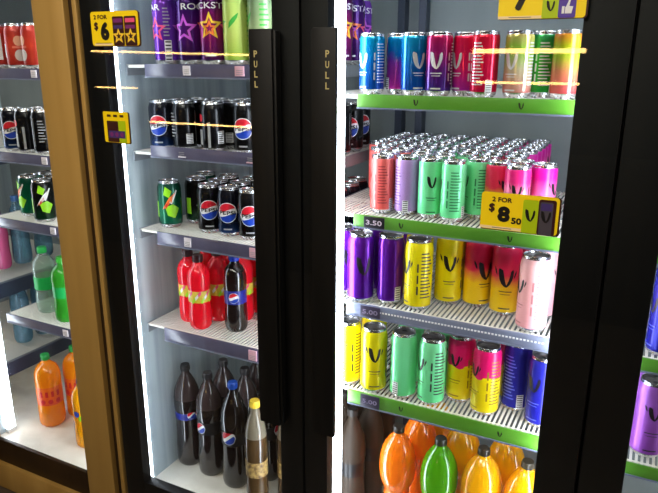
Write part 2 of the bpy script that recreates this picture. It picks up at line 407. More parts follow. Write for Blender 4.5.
for k in ('skyblue','bluemag','plum','cerise','scarlet','lime','fern','sunset'):
    kind(k,'slim_energy_drink_can',V250T,k,deco_v(SIL,.034,.56,False,linecol=SIL),True)
kind('violet','tall_drink_can',V500,'violet',deco_star(True,PURPLESP,PURPLESP)); kind('night','tall_drink_can',V500,'night',deco_star(True)); kind('berry','tall_drink_can',V500,'berry',deco_star(True,YELSP,ORANGE))
kind('pear','tall_drink_can',V500,'pear',deco_leaf); kind('sage','tall_drink_can',V500,'sage',deco_leaf)
kind('cola','cola_can',C375,'cola',deco_cola()); kind('navy','cola_can',C375,'navy',deco_cola()); kind('dot','cola_can',C375,'cola',deco_dot)
kind('dew','soda_can',C375,'dew',deco_dew()); kind('dewdark','soda_can',C375,'dewdark',deco_dew(WHITEINK)); kind('red','soda_can',(.033,.126),'redcan',deco_face)
def can(key, x, y, z, label, group, face=None, cat='can'):
    """face = degrees the printed mark sits to the right of the viewer-facing side"""
    K=CAN[key]
    if K[6] is None:
        o=K[6]=make_can(K[0],K[1][0],K[1][1],K[2],K[3],K[4],K[5])
    else: o=copy_tree(K[6])
    th=math.atan2(-x,y+1.3)
    o.location=(x,y,z+ZO+.0006); o.rotation_euler=(0,0,th+math.radians(face if face is not None else random.uniform(-180,180)))
    tag(o,label,cat,group)
    return o

# ------------------------------------------------------------------ bottles
BOT={}
def make_bottle(name, prof, body, capc, label=None, deco=None, capr=.0145, caph=.02, capmat=None, fill=None):
    root=empty(name); g=G(); top=prof[-1][1]; g.lathe([(r,z,fill[1] if fill and z>=fill[0]*top else body) for r,z in prof],28); g.build('body',root)
    ztop=prof[-1][1]; g=G(); cm=capmat or pm('cap_%d_%d_%d'%capc,capc,.35)
    g.lathe([(0,ztop-.004,cm),(capr,ztop-.004,cm),(capr,ztop+caph-.0065,cm),(capr*.93,ztop+caph-.004,cm),(0,ztop+caph-.004,None)],20)
    for i in range(20):
        a=2*PI*i/20; x,y=capr*math.sin(a),-capr*math.cos(a); g.box(x-.0007,x+.0007,y-.0007,y+.0007,ztop-.002,ztop+caph-.009,cm)
    g.build('cap',root)
    if label:
        r,z0,z1,lm=label; g=G(); g.lathe([(r-.001,z0,lm),(r,z0+.0005,lm),(r,z1-.0005,lm),(r-.001,z1,None)],28)
        if deco: deco(g,cyl_map(r+.0004),r,z0,z1)
        g.build('wrap_label',root)
    return root
def bottle(key, x, y, z, label, group, face=0, cat='bottle'):
    if key not in BOT: o=BOT[key]=BK[key]()
    else: o=copy_tree(BOT[key])
    th=math.atan2(-x,y+1.3); o.location=(x,y,z+ZO+.0006); o.rotation_euler=(0,0,th+math.radians(face)); tag(o,label,cat,group); return o
def cola_prof(r,h): return [(0,.006),(r*.5,.004),(r*.78,0),(r*.94,.008),(r,.022),(r*.985,h*.22),(r*.92,h*.36),(r*.93,h*.40),(r*.93,h*.56),(r,h*.60),(r*.99,h*.70),(r*.90,h*.78),(r*.70,h*.85),(r*.46,h*.91),(.0125,h*.945),(.0125,h*.985)]
def soda_prof(r,h): return [(0,.006),(r*.5,.004),(r*.78,0),(r*.94,.007),(r,.020),(r*.99,h*.25),(r*.93,h*.38),(r*.94,h*.56),(r*.99,h*.62),(r,h*.70),(r*.97,h*.77),(r*.88,h*.83),(r*.70,h*.88),(r*.48,h*.915),(.0135,h*.94),(.0135,h*.98)]
def slim_prof(r,h): return [(0,.006),(r*.5,.004),(r*.8,0),(r*.95,.008),(r,.02),(r,h*.2),(r*.96,h*.3),(r*.96,h*.5),(r,h*.56),(r,h*.62),(r*.96,h*.70),(r*.86,h*.78),(r*.66,h*.85),(r*.42,h*.905),(.013,h*.935),(.013,h*.975)]
def bulb_prof(r,h): return [(0,.006),(r*.5,.004),(r*.72,0),(r*.82,.01),(r*.84,.03),(r*.80,h*.2),(r*.74,h*.40),(r*.70,h*.47),(r*.68,h*.51),(r*.78,h*.535),(r*.92,h*.585),(r*.99,h*.65),(r,h*.70),(r*.97,h*.76),(r*.88,h*.82),(r*.73,h*.87),(r*.52,h*.915),(r*.36,h*.94),(.0155,h*.95),(.0155,h*.965)]
COLA=drink('cola_liquid',(20,12,12),.04); DARKCOLA=drink('sugar_free_cola_liquid',(30,20,20),.06)
REDD=drink('red_liquid',(255,24,50),.35); ORD=drink('orange_liquid',(255,136,24),.3); AMB=drink('amber_liquid',(255,186,14),.3); GRN=drink('green_liquid',(84,170,16),.3)
SMOKE=drink('smoky_bottle_neck',(74,60,60),.35); CLOUD=drink('clear_bottle_neck',(150,140,120),.45)
TEA=drink('brown_tea_liquid',(84,62,36),.3); BLUEW=clear('pale_blue_bottle',(150,190,205),.25,(120,160,180)); CLEARB=clear('clear_bottle',(214,232,222),.22,(206,222,214)); LIMEB=drink('green_bottle_liquid',(70,190,60),.5)
JUICE=drink('orange_juice_liquid',(255,160,20),.45); YJ=drink('yellow_juice_liquid',(255,190,20),.4)
BLUEBAND=pm('blue_label',(22,36,140),.35); YGL=ramp_can('yellow_green_label',[(0,(170,160,20)),(.5,(214,190,60)),(1,(236,190,120))],.2,.3,50,metal=0,rough=.4); BLACKBAND=pm('black_label',(16,14,18),.35)
GREENL=pm('green_label',(30,180,90),.4); REDL=ramp_can('orange_red_label',[(0,(225,40,40)),(.6,(240,110,20)),(1,(250,130,20))],.25,.3,40,metal=0,rough=.4)
def deco_globe(tilt): 
    def d(g,mp,r,z0,z1): emblem(g,0,(z0+z1)/2,(z1-z0)*.36,mp,tilt)
    return d
def deco_splash(g,mp,r,z0,z1):
    random.seed(3)
    for i in range(9):
        a=-r*1.1+r*2.2*i/8; b=(z0+z1)/2+.012*math.sin(i*2.1)
        blade(g,[(a-.003,b-.008,.001),(a,b,.005),(a+.004,b+.009,.001)],(WHITEINK,PINKSP,LIME)[i%3],mp)
def deco_redpatch(g,mp,r,z0,z1):
    for i in range(4): put_rect(g,-r*.7+r*.45*i,z0+(z1-z0)*.62,r*.22,(z1-z0)*.3,PRED,mp,2)
    for i in range(3): put_disc(g,-r*.6+r*.6*i,z0+(z1-z0)*.22,.009,PRED,mp)
def deco_dots(g,mp,r,z0,z1):
    put_disc(g,-.008,z0+(z1-z0)*.7,.011,PBLUE,mp); put_disc(g,.008,z0+(z1-z0)*.35,.010,LIME,mp)
TEALAB=noisy('faded_gold_label',(90,64,34),(176,146,86),90,.5)
BK=dict(
 cola=lambda: make_bottle('cola_bottle',cola_prof(.0425,.340),DARKCOLA,(28,26,28),(.0402,.170,.206,BLUEBAND),deco_globe(.5),fill=(.69,SMOKE)),
 colablue=lambda: make_bottle('cola_bottle',cola_prof(.0425,.340),COLA,(16,70,170),(.0402,.150,.212,BLACKBAND),deco_globe(.6)),
 colaplain=lambda: make_bottle('cola_bottle',cola_prof(.0425,.340),DARKCOLA,(40,36,38),(.0402,.150,.197,BLACKBAND),deco_globe(.6),fill=(.69,SMOKE)),
 tea=lambda: make_bottle('iced_tea_bottle',slim_prof(.033,.345),TEA,(226,196,60),(.0325,.115,.165,TEALAB),None,fill=(.70,CLOUD)),
 colafull=lambda: make_bottle('cola_bottle',cola_prof(.0385,.34),pm('murky_brown_bottle',(58,46,36),.55,0,.3),(40,34,30),(.0365,.150,.20,BLACKBAND),None),
 red=lambda: make_bottle('red_soda_bottle',soda_prof(.0325,.205),REDD,(60,20,24),(.0318,.082,.116,YGL),deco_splash),
 smallcola=lambda: make_bottle('cola_bottle',soda_prof(.0325,.215),COLA,(18,60,190),(.0316,.084,.124,BLUEBAND),deco_globe(.15)),
 orange=lambda: make_bottle('juice_bottle',bulb_prof(.0485,.365),ORD,(44,38,32)), green=lambda: make_bottle('juice_bottle',bulb_prof(.0485,.365),GRN,(44,46,38)), amber=lambda: make_bottle('juice_bottle',bulb_prof(.051,.365),AMB,(56,48,34)),
 clearg=lambda: make_bottle('lemonade_bottle',soda_prof(.037,.215),CLEARB,(40,190,90),(.0362,.084,.128,GREENL),None),
 limeg=lambda: make_bottle('lime_soda_bottle',soda_prof(.036,.205),LIMEB,(60,180,60),(.0352,.084,.122,GREENL),None),
 juice=lambda: make_bottle('orange_soda_bottle',soda_prof(.045,.262),JUICE,(40,150,70),(.0440,.088,.160,REDL),deco_redpatch),
 yel=lambda: make_bottle('yellow_juice_bottle',soda_prof(.034,.24),YJ,(90,60,150),(.0334,.10,.145,YJ),deco_dots,.012),
 pinkb=lambda: make_bottle('pink_drink_bottle',slim_prof(.03,.20),drink('pink_liquid',(210,90,140),.4),(120,50,120)), blueb=lambda: make_bottle('water_bottle',slim_prof(.033,.24),BLUEW,(50,90,140)),
)

# ------------------------------------------------------------------ coolers
X=lambda *a: a
def structure(o): o['kind']='structure'; return o
PITCH=.617
BY=dict(black=(-1.308,.545),)
cool=empty('drinks_cooler',(0,0,ZO)); tag(cool,'black glass-door drinks cooler with green and grey shelf strips, in the middle','cooler')
cgold=empty('drinks_cooler',(0,0,ZO)); tag(cgold,'drinks cooler with a gold-brown door frame at the left edge','cooler')
ZB,ZT=-1.28,.36                 # inside floor and top
def shell(root,x0,x1,divL,divR):
    g=G(); g.box(x0+.008,x1-.008,.60,.62,ZB-.02,ZT+.02,STEEL)
    g.build('back_panel',root)
    g=G(); g.box(x0+.008,x1-.008,-.06,.60,ZB-.02,ZB,FLOORTRAY); g.build('base_tray',root)
    g=G(); g.box(x0+.008,x1-.008,-.06,.60,ZT,ZT+.02,LINER); g.build('inner_roof',root)
    for x in (x0,x1-.008):
        g=G(); g.box(x,x+.008,-.065,.62,-1.30,ZT+.02,LINER); g.build('side_wall',root)
    g=G(); g.box(x0,x1,-.075,.66,ZT+.021,ZT+.30,BLACKFRAME,.006); g.build('header',root)
    g=G(); g.box(x0,x1,-.065,.66,-1.449,-1.302,BLACKFRAME,.004)
    for i in range(9): g.box(x0+.05,x1-.05,-.069,-.063,-1.43+.016*i,-1.422+.016*i,BRONZE)
    g.build('kick_panel',root)
BX0,BX1=-1.294,.576; AX0,AX1=-2.58,-1.298
shell(cool,BX0,BX1,0,0); shell(cgold,AX0,AX1,0,0)
def led(root,x0,x1,mat=None,y0=-.030,y1=.0):
    g=G(); g.box(x0,x1,y0,y1,-1.27,.355,mat or LED,.002)
    g.box(x0-.001,x1+.001,y0-.001,y1+.001,.345,.3595,LEDBODY); g.box(x0-.001,x1+.001,y0-.001,y1+.001,-1.2795,-1.265,LEDBODY); g.build('led_tube',root)
for c_ in (-.677,-.053):
    g=G(); g.box(c_-.028,c_+.030,-.064,-.006,ZB,ZT,BLACKFRAME,.002); g.build('mullion',cool)
g=G(); g.box(-1.967,-1.936,-.064,-.006,ZB,ZT,LINER,.002); g.build('mullion',cgold)
led(cool,-.641,-.620); led(cool,-.736,-.712); led(cool,-.126,-.100); led(cool,-.015,.008,LEDDIM); led(cool,-1.2525,-1.2337,LEDMID,-.062,-.044); led(cool,.50,.525)
led(cgold,-1.934,-1.920,LEDMID); led(cgold,-2.0,-1.975,LEDDIM); led(cgold,-1.352,-1.328)

# shelves: wire deck + front strip + little tags
def shelf(root,x0,x1,z,lipmat,liph=.026,texts=(),vs=(),depth=.50,y0=.004,dots=False,tags=(),pitch=.0107,lx0=None,lx1=None,lipup=0.,dim=False):
    g=G(); n=int((x1-x0)/pitch)
    for i in range(n+1):
        x=x0+(x1-x0)*i/n; g.box(x-.0027,x+.0027,y0+.004,y0+depth,z-.0018,z,WIRE)
    for yy in (y0+.012,y0+.17,y0+.33,y0+depth-.006): g.box(x0-.002,x1+.002,yy-.003,yy+.003,z-.008,z-.0017,WIRE)
    for x in (x0-.004,x1): g.box(x,x+.004,y0+.004,y0+depth+.05,z-.028,z+.001,RAILM)
    s=g.build('shelf',root)
    lx0=x0-.002 if lx0 is None else lx0; lx1=x1+.002 if lx1 is None else lx1
    g=G(); g.box(lx0,lx1,y0-.004,y0+.001,z-liph,z+.002+lipup,lipmat,.0008); g.box(lx0,lx1,y0-.006,y0-.002,z-liph-.0022,z-liph+.0012,PALELIP); g.box(lx0,lx1,y0-.003,y0+.006,z-.006,z-.002,lipmat)
    if dots:
        k=int((lx1-lx0)/.0085)
        for i in range(k): 
            x=lx0+.05+(lx1-lx0-.055)*i/k; g.box(x-.0022,x+.0022,y0-.0055,y0-.0035,z-.013,z-.0095,WHITEINK)
    mp=flat_map(y0-.0046)
    for x in vs: vee(g,x,z-liph/2+.001,.013,BLACKINK,mp)
    g.build('shelf_strip',s)
    for x,t in texts:
        g=G(); w=.05 if len(t)>3 else .03
        g.box(x-w/2,x+w/2,y0-.0075,y0-.0045,z-liph+.002,z+.0005,DIMTAG if dim else TAGBLACK,.0006); put_text(g,t,x,z-liph/2+.001,.0115,DIMTEXT if dim else TAGTEXT,flat_map(y0-.0079),w=w*.78,bold=.08); tg=g.build('price_ticket',s)
    for x,w,m in tags:
        g=G(); g.box(x-w/2,x+w/2,y0-.0075,y0-.0045,z-liph+.005,z-.002,m,.0005)
        for i in range(3): g.box(x-w*.36,x+w*.36,y0-.0079,y0-.0074,z-liph+.0085+.0045*i,z-liph+.0098+.0045*i,GREYINK)
        g.build('price_ticket',s)
    return s
WTAG=pm('white_ticket',(232,224,232),.4); PTAG=pm('pink_ticket',(220,170,186),.4)
S_R=[-.073,-.341,-.558,-.791]; S_L=[-.013,-.238,-.456,-.742]; S_A=[-.028,-.276,-.490,-.827]
RX0,RX1=-.692,-.116
shelf(cool,RX0,RX1,S_R[0],GREENLIP,.027,vs=(-.457,-.242),lx0=-.592,lx1=-.144)
shelf(cool,RX0,RX1,S_R[1],GREENLIP,.027,texts=((-.5445,'3.50'),),vs=(-.480,-.242),lx0=-.597,lx1=-.144)
shelf(cool,RX0,RX1,S_R[2],PALELIP,.028,texts=((-.549,'5.00'),),dots=True,dim=True,lx0=-.612,lx1=-.144)
shelf(cool,RX0,RX1,S_R[3],GREENLIP,.034,texts=((-.545,'5.00'),),vs=(-.464,-.228),lx0=-.606,dim=True,lx1=-.144)
LX0,LX1=-1.256,-.704
shelf(cool,LX0,LX1,S_L[0],GREYLIP,.030,tags=((-1.053,.022,WTAG),(-.896,.026,PTAG)),lx0=-1.190)
shelf(cool,LX0,LX1,S_L[1],GREYLIP,.010,lipup=.018,tags=((-1.084,.024,WTAG),(-.872,.026,PTAG)),lx0=-1.190)
shelf(cool,LX0,LX1,S_L[2],GREYLIP,.032,tags=((-1.083,.022,WTAG),(-.872,.026,PTAG)),lx0=-1.190)
shelf(cool,LX0,LX1,S_L[3],GREYLIP,.036,tags=((-.886,.026,PTAG),),lx0=-1.190)
for z,m,t in ((S_R[1],GREENLIP,.026),(-.562,GREENLIP,.026),(-.798,GREENLIP,.026)): shelf(cool,.006,.50,z,m,t,vs=(.19,))
for z in S_A: shelf(cgold,-1.88,-1.365,z,GREYLIP,.028,tags=((-1.60,.022,WTAG),))
for z in (-.29,-.753,-1.05):
    s_=shelf(cgold,-2.53,-1.985,z,GREYLIP,.03)
    g=G(); g.box(-1.981,-1.977,.0,.52,z-.055,z-.004,SLATE); g.build('end_panel',s_)
for c_ in (-.677,-.053,-1.93):
    g=G()
    for dx in (-.045,.02): g.box(c_+dx,c_+dx+.022,.565,.599,ZB,ZT,SLATE)
    g.build('shelf_upright',cgold if c_<-1.5 else cool)

# doors
def door(root,x0,x1,ol,orr,zb,frame_mat,handle=None,glass_front=True):
    zt=.335; yb,yf=-.066,-.098
    d=empty('door',(0,0,0)); d.parent=root
    ob,ot=zb,.20
    g=G()
    g.box(x0,ol,yf,yb,-1.40,zt,frame_mat,.0015)
    g.box(orr,x1,yf,yb,-1.40,zt,frame_mat,.0015)
    g.box(ol,orr,yf,yb,ot,zt,frame_mat,.0015); g.box(ol,orr,yf,yb,-1.40,ob,frame_mat,.0015)
    g.build('door_frame',d)
    g=G()
    if glass_front: g.box(x0+.0015,x1-.0015,-.104,-.0985,-1.395,zt-.003,GLASS)
    else: g.box(ol-.008,orr+.008,-.084,-.079,ob-.008,ot+.008,GLASS)
    g.build('glass_pane',d)
    if handle:
        hx0,hx1,hz0,hz1,tx=handle
        h=G(); h.box(hx0,hx1,-.130,-.119,hz0,hz1,BLACKHANDLE,.002)
        inx=(hx0 if tx>(hx0+hx1)/2 else hx1)
        h.box(inx-.006,inx+.006,-.124,-.1042,hz0+.004,hz1-.004,BLACKHANDLE,.001)
        for i,ch in enumerate('PULL'): put_text(h,ch,tx,.0115-.0205*i,.0135,CREAMTEXT,flat_map(-.1308),w=.0085,bold=.06)
        h.build('door_handle',d)
    return d
door(cool,-1.2925,-.6795,-1.223,-.745,-1.203,BLACKFRAME,(-.783,-.727,-.857,.061,-.766))
door(cool,-.6745,-.0555,-.6135,-.1340,-1.203,BLACKFRAME,(-.633,-.580,-.846,.061,-.598))
door(cool,-.0505,.574,.0290,.49,-1.203,BLACKFRAME,None)
# gold door of the left cooler
d=empty('door'); d.parent=cgold
gf=G(); gf.box(-1.4535,-1.340,-.105,-.070,-1.42,.335,GOLD,.004); gf.box(-1.3142,-1.2985,-.103,-.070,-1.42,.335,GOLD,.003); gf.box(-1.340,-1.3142,-.088,-.072,-1.42,.335,BRONZE)
gf.box(-1.95,-1.4535,-.105,-.070,-1.445,-1.345,GOLD,.004); gf.box(-1.95,-1.4535,-.105,-.070,.22,.335,GOLD,.004); gf.box(-1.965,-1.906,-.105,-.070,-1.42,.335,GOLD,.004)
gf.build('door_frame',d)
gf=G(); gf.box(-1.906,-1.4535,-.092,-.078,-1.345,-1.258,BRONZE,.002); gf.box(-1.465,-1.4525,-.092,-.078,-1.258,.22,BRONZE,.002); gf.build('inner_gasket',d)
gf=G(); gf.box(-1.904,-1.456,-.087,-.081,-1.33,.225,GLASS); gf.build('glass_pane',d)

# ------------------------------------------------------------------ price signs on the glass
SY=-.1045
YEL=noisy('sign_yellow',(255,216,0),(255,222,10),8,.45); CREAM=pm('sign_cream',(250,222,170),.5); MAROON=pm('sign_maroon',(56,16,18),.4); SLIME=pm('sign_lime',(176,200,0),.45); SPUR=pm('sign_dark_purple',(64,46,110),.45); SGREY=pm('sign_grey',(70,64,74),.45); SVIO=pm('sign_violet',(120,40,110),.45); SBLUE=pm('sign_blue',(84,60,160),.45)
def rrect(g,x0,x1,z0,z1,r,y,mat,n=5):
    pts=[]
    for cx,cz,a0 in ((x1-r,z0+r,-PI/2),(x1-r,z1-r,0),(x0+r,z1-r,PI/2),(x0+r,z0+r,PI)):
        for i in range(n+1): a=a0+PI/2*i/n; pts.append((cx+r*math.cos(a),y,cz+r*math.sin(a)))
    g.face(pts,mat)
    return pts
def plate(g,x0,x1,z0,z1,r,y0,y1,mat):
    p=rrect(g,x0,x1,z0,z1,r,y1,mat)
    for a,b in zip(p,p[1:]+p[:1]): g.face([(a[0],y0,a[2]),(b[0],y0,b[2]),b,a],mat)
    g.face([(a[0],y0,a[2]) for a in p][::-1],mat)
def sign_root(name,x,z,label):
    o=empty(name,(x,SY,z+ZO)); tag(o,label,'sign','price signs stuck on the cooler doors'); return o
# $8.50
o=sign_root('price_sign',-.2085,-.2738,'yellow price sign reading 2 for $8.50 over the red and pink slim cans'); o.scale=(1.085,1,1.085)
g=G(); plate(g,-.0665,.0665,-.0335,.0335,.006,0,-.0018,MAROON); plate(g,-.0665,.0635,-.0318,.0335,.006,-.0018,-.0024,YEL)
g.box(-.0665,.004,-.0026,-.0020,-.0310,-.0262,CREAM); g.box(-.045,-.012,-.0029,-.0025,-.0290,-.0282,DARKINK)
mp=flat_map(-.0029)
put_text(g,'2 FOR',-.031,.0215,.0085,MAROON,mp,w=.034,bold=.10); put_text(g,'$',-.0475,.006,.017,MAROON,mp,bold=.12); put_text(g,'8',-.0265,-.0035,.028,BLACKINK,mp,w=.0215,bold=.16); put_text(g,'50',-.0045,-.0135,.0115,BLACKINK,mp,w=.0175,bold=.14)
g.build('sign_plate',o)
g=G(); rrect(g,.005,.0305,-.0322,.0255,.003,-.0032,SLIME); put_rect(g,.018,.0272,.022,.0018,YEL,flat_map(-.0033)); vee(g,.018,-.001,.021,BLACKINK,flat_map(-.0038)); g.build('can_picture',o)
g=G(); rrect(g,.0305,.0590,-.0330,.0285,.004,-.0036,MAROON); rrect(g,.0330,.0545,-.0325,.0245,.003,-.0040,SGREY); put_rect(g,.0437,.016,.018,.012,SPUR,flat_map(-.0043)); vee(g,.0437,-.001,.020,BLACKINK,flat_map(-.0046)); g.build('can_picture',o)
# $7 (top, mostly out of the photograph)
o=sign_root('price_sign',-.2015,.1027,'yellow price sign with a large 7 at the top of the right door'); o.scale=(1.05,1,1.05)
g=G(); plate(g,-.070,.070,-.034,.036,.006,0,-.0018,MAROON); plate(g,-.070,.067,-.0328,.036,.005,-.0018,-.0024,YEL); g.box(-.0695,.0,-.0026,-.0020,-.0325,-.0280,CREAM); g.box(-.052,-.016,-.0029,-.0025,-.0305,-.0297,DARKINK)
put_text(g,'7',-.032,-.001,.038,BLACKINK,flat_map(-.0029),w=.027,bold=.16); g.build('sign_plate',o)
g=G(); rrect(g,.0005,.0255,-.0325,.028,.003,-.0032,SLIME); vee(g,.0135,-.014,.016,BLACKINK,flat_map(-.0038)); g.build('can_picture',o)
g=G(); rrect(g,.0255,.0520,-.0325,.028,.003,-.0034,SBLUE); mp=flat_map(-.0040)
put_poly(g,[(.031,-.026),(.035,-.026),(.035,-.015),(.031,-.015)],WHITEINK,mp); put_poly(g,[(.036,-.026),(.046,-.026),(.048,-.0155),(.042,-.0150),(.036,-.016)],WHITEINK,mp); put_poly(g,[(.037,-.0158),(.042,-.0150),(.0435,-.006),(.041,-.005)],WHITEINK,mp)
g.build('can_picture',o)
# $6
o=sign_root('price_sign',-1.1735,.0688,'yellow price sign reading 2 for $6 at top left of the left door'); o.scale=(1.075,1,1.03)
g=G(); plate(g,-.071,.071,-.0390,.0385,.007,0,-.0018,MAROON); plate(g,-.071,.068,-.0370,.0385,.007,-.0018,-.0024,YEL); g.box(-.064,-.010,-.0026,-.0020,-.0358,-.0318,CREAM); g.box(-.060,-.014,-.0029,-.0025,-.0312,-.0302,DARKINK)
mp=flat_map(-.0029)
put_text(g,'2 FOR',-.041,.0265,.0098,MAROON,mp,w=.040,bold=.10); put_text(g,'$',-.0555,.006,.020,MAROON,mp,bold=.12); put_text(g,'6',-.0305,-.0045,.041,BLACKINK,mp,w=.026,bold=.16); g.build('sign_plate',o)
for x0,x1,c1,c2 in ((-.006,.026,SPUR,MAROON),(.028,.062,SVIO,MAROON)):
    g=G(); rrect(g,x0,x1,-.0365,.027,.003,-.0032,c2); put_rect(g,(x0+x1)/2,.018,(x1-x0)*.8,.009,SVIO if c1==SPUR else PINKSP,flat_map(-.0036)); put_rect(g,(x0+x1)/2,.004,(x1-x0)*.8,.008,c1,flat_map(-.0036)); star(g,(x0+x1)/2,-.016,.018,YELSP,flat_map(-.0036),.45); g.build('can_picture',o)
# small sign
o=sign_root('price_sign',-1.196,-.163,'small yellow sign with two dark can pictures, lower on the left door'); o.scale=(1.04,1,1.04)
g=G(); plate(g,-.041,.041,-.037,.037,.004,0,-.0018,MAROON); plate(g,-.041,.038,-.0355,.037,.004,-.0018,-.0024,YEL)
for i in range(3): put_rect(g,-.022+.020*i,.0275,.012,.0055,MAROON,flat_map(-.0029))
g.build('sign_plate',o)
g=G(); rrect(g,-.030,.006,-.0345,.0155,.002,-.0032,MAROON); rrect(g,.006,.029,-.0345,.0165,.002,-.0032,SLIME); put_rect(g,.000,-.016,.052,.017,SPUR,flat_map(-.0037))
for i in range(3): put_disc(g,-.016+.016*i,-.016,.0055,SVIO,flat_map(-.0041))
g.build('can_picture',o)

# ------------------------------------------------------------------ stock: right door of the black cooler
ORDN=['front','second','third','fourth','fifth','sixth','seventh','eighth','ninth','tenth']
gT='slim cans on the top shelf behind the right door'
z=S_R[0]
for k,x,y,lab,fc in (('skyblue',-.579,.048,'slim blue can with a silver V at its left, leftmost on the top right shelf',-48),
  ('bluemag',-.531,.088,'slim blue can with magenta lower part, second from left on the top right shelf',150),
  ('skyblue',-.482,.050,'slim blue can with a silver V, beside a plum can on the top shelf',22),
  ('plum',-.426,.046,'slim plum-red can with a silver V in front, next to the blue cans',-12),
  ('cerise',-.377,.076,'slim cerise can with a silver V at its left edge, top right shelf',-45),
  ('scarlet',-.329,.042,'slim scarlet can with white barcode, next to the pale lime-pink can on top',-125),
  ('lime',-.263,.046,'slim pale lime and pink can with a silver V, top right shelf',-30),
  ('fern',-.221,.084,'slim bright green can between two multicoloured cans, top right shelf',-90),
  ('sunset',-.173,.052,'slim red and lime can at the right end of the top shelf',120)):
    can(k,x,y,z,lab,gT,fc)
gS='slim cans crowded on the second shelf behind the right door'
z=S_R[1]
cols=[('coral',-.550,.055,'coral pink','standing leftmost',-95),('lilac',-.494,.063,'lilac','right of the coral one',-150),('slimmint',-.437,.060,'mint green','with a V, leftmost of the mint trio',8),('slimmint',-.381,.049,'mint green','with small print, middle of the mint trio',-85),
      ('slimmint',-.342,.106,'mint green','set back, rightmost of the mint trio',-70),('slimry',-.2925,.080,'red and yellow','at left behind the yellow price sign',40),('rose',-.244,.043,'rose pink','centred behind the yellow price sign',0),('magenta',-.199,.090,'magenta','at right behind the yellow price sign',60)]
placed=[]
for k,x,y,nm,cn,fc in cols:
    can(k,x,y,z,'%s slim can, %s, second right shelf'%(nm,cn),gS,fc); placed.append((x,y))
tones=(('coral','coral pink'),('coral','coral pink'),('lilac','lilac'),('slimmint','mint green'),('slimmint','mint green'),('slimmint','mint green'),('slimry','red and yellow'),('rose','rose pink'),('magenta','magenta'))
for n in range(1,9):
    yy=.060+.0548*n; xl=-.552-.46*(yy-.06); xr=-.218-.10*(yy-.09); q=0; xx=xl+(.02 if n%2 else 0.)
    while xx<xr:
        if all((xx-a)**2+(yy-b)**2>.0537**2 for a,b in placed) and xx>-.655:
            t=tones[min(8,max(0,int(9*(xx-xl)/(xr-xl))))]
            q+=1; can(t[0],xx,yy,z,'%s slim can, %s from the left in the %s row, second shelf'%(t[1],ORDN[q-1] if q>1 else 'first',ORDN[n]),gS); placed.append((xx,yy)); xx+=.0545
        else: xx+=.003
g5='tall cans on the third shelf behind the right door'
z=S_R[2]
for k,x,y,lab,fc in (('purple',-.592,.036,'tall purple can with a large dark V, at the left end of the third shelf',14),
  ('purple',-.523,.054,'tall purple can with a small barcode, second from left on the third shelf',-112),
  ('yellow',-.452,.050,'tall yellow can with a column of small print, right of the purple cans',-62),
  ('yellow',-.399,.116,'tall yellow can with a V in front, beside a red-yellow can, third shelf',4),
  ('redyel',-.333,.130,'tall red and yellow can with V at its right side, beside the yellow cans',34),
  ('redyel',-.264,.108,'tall red and yellow can with broad V in front, left of the pale pink can',2),
  ('pink',-.191,.0405,'tall pale pink can standing forward at the right end of the third shelf',-62),
  ('purple',-.657,.074,'tall purple can half hidden by the white light strip, third shelf',30),
  ('purple',-.598,.112,'tall purple can directly behind the leftmost purple can, third shelf',60),
  ('yellow',-.476,.124,'tall yellow can behind the one with small print, third shelf',100),
  ('pink',-.188,.122,'tall pale pink can behind the front pink one, third shelf',90),
  ('purple',-.530,.180,'tall purple can in the third row back, behind the purple pair',40),
  ('yellow',-.409,.190,'tall yellow can in the back row, behind the yellow can with V',150),
  ('redyel',-.332,.200,'tall red and yellow can in the back row, behind the left red-yellow one',150),
  ('redyel',-.255,.185,'tall red and yellow can in the back row, behind the broad V one',150)):
    can(k,x,y,z,lab,g5,fc)
g6='tall cans on the fourth shelf behind the right door'
z=S_R[3]
for k,x,y,lab,fc in (('yellow',-.627,.046,'tall yellow can partly cut off by the white light strip, fourth shelf',-40),
  ('yellow',-.553,.038,'tall yellow can with black V in front, left of the mint green cans, fourth shelf',4),
  ('mint',-.478,.044,'tall mint green can with a plain side showing, fourth shelf',178),
  ('mint',-.406,.044,'tall mint green can with fine green print, right one of the pair, fourth shelf',-60),
  ('dripped',-.349,.090,'tall pink-over-yellow can set back, right of the mint cans',-24),
  ('dripped',-.280,.058,'tall pink-over-yellow can standing forward, left of the blue cans',-52),
  ('blue',-.221,.112,'tall royal blue can with a barcode, set back on the fourth shelf',-125),
  ('blue',-.157,.064,'tall royal blue can standing forward at the right end of the fourth shelf',-30),
  ('yellow',-.585,.112,'tall yellow can in the second row, behind the yellow front pair',120),
  ('mint',-.487,.118,'tall mint green can in the second row, behind the plain mint can',90),
  ('mint',-.400,.136,'tall mint green can in the second row, behind the fine-print mint can',40),
  ('dripped',-.289,.136,'tall pink-over-yellow can in the second row, left of the set-back blue can',140),
  ('blue',-.152,.140,'tall royal blue can in the second row, behind the right-end blue can',140)):
    can(k,x,y,z,lab,g6,fc)
for x,y,w in ((-.655,.14,'front one'),(-.640,.235,'second one'),(-.722,.215,'left one'),(-.722,.31,'rear left one'),(-.64,.33,'rear right one')):
    bottle('colafull',x,y,ZB,'tall dark cola bottle low behind the white light strip, %s'%w,'dark bottles behind the light strip')
gB='juice bottles at the bottom of the right door'
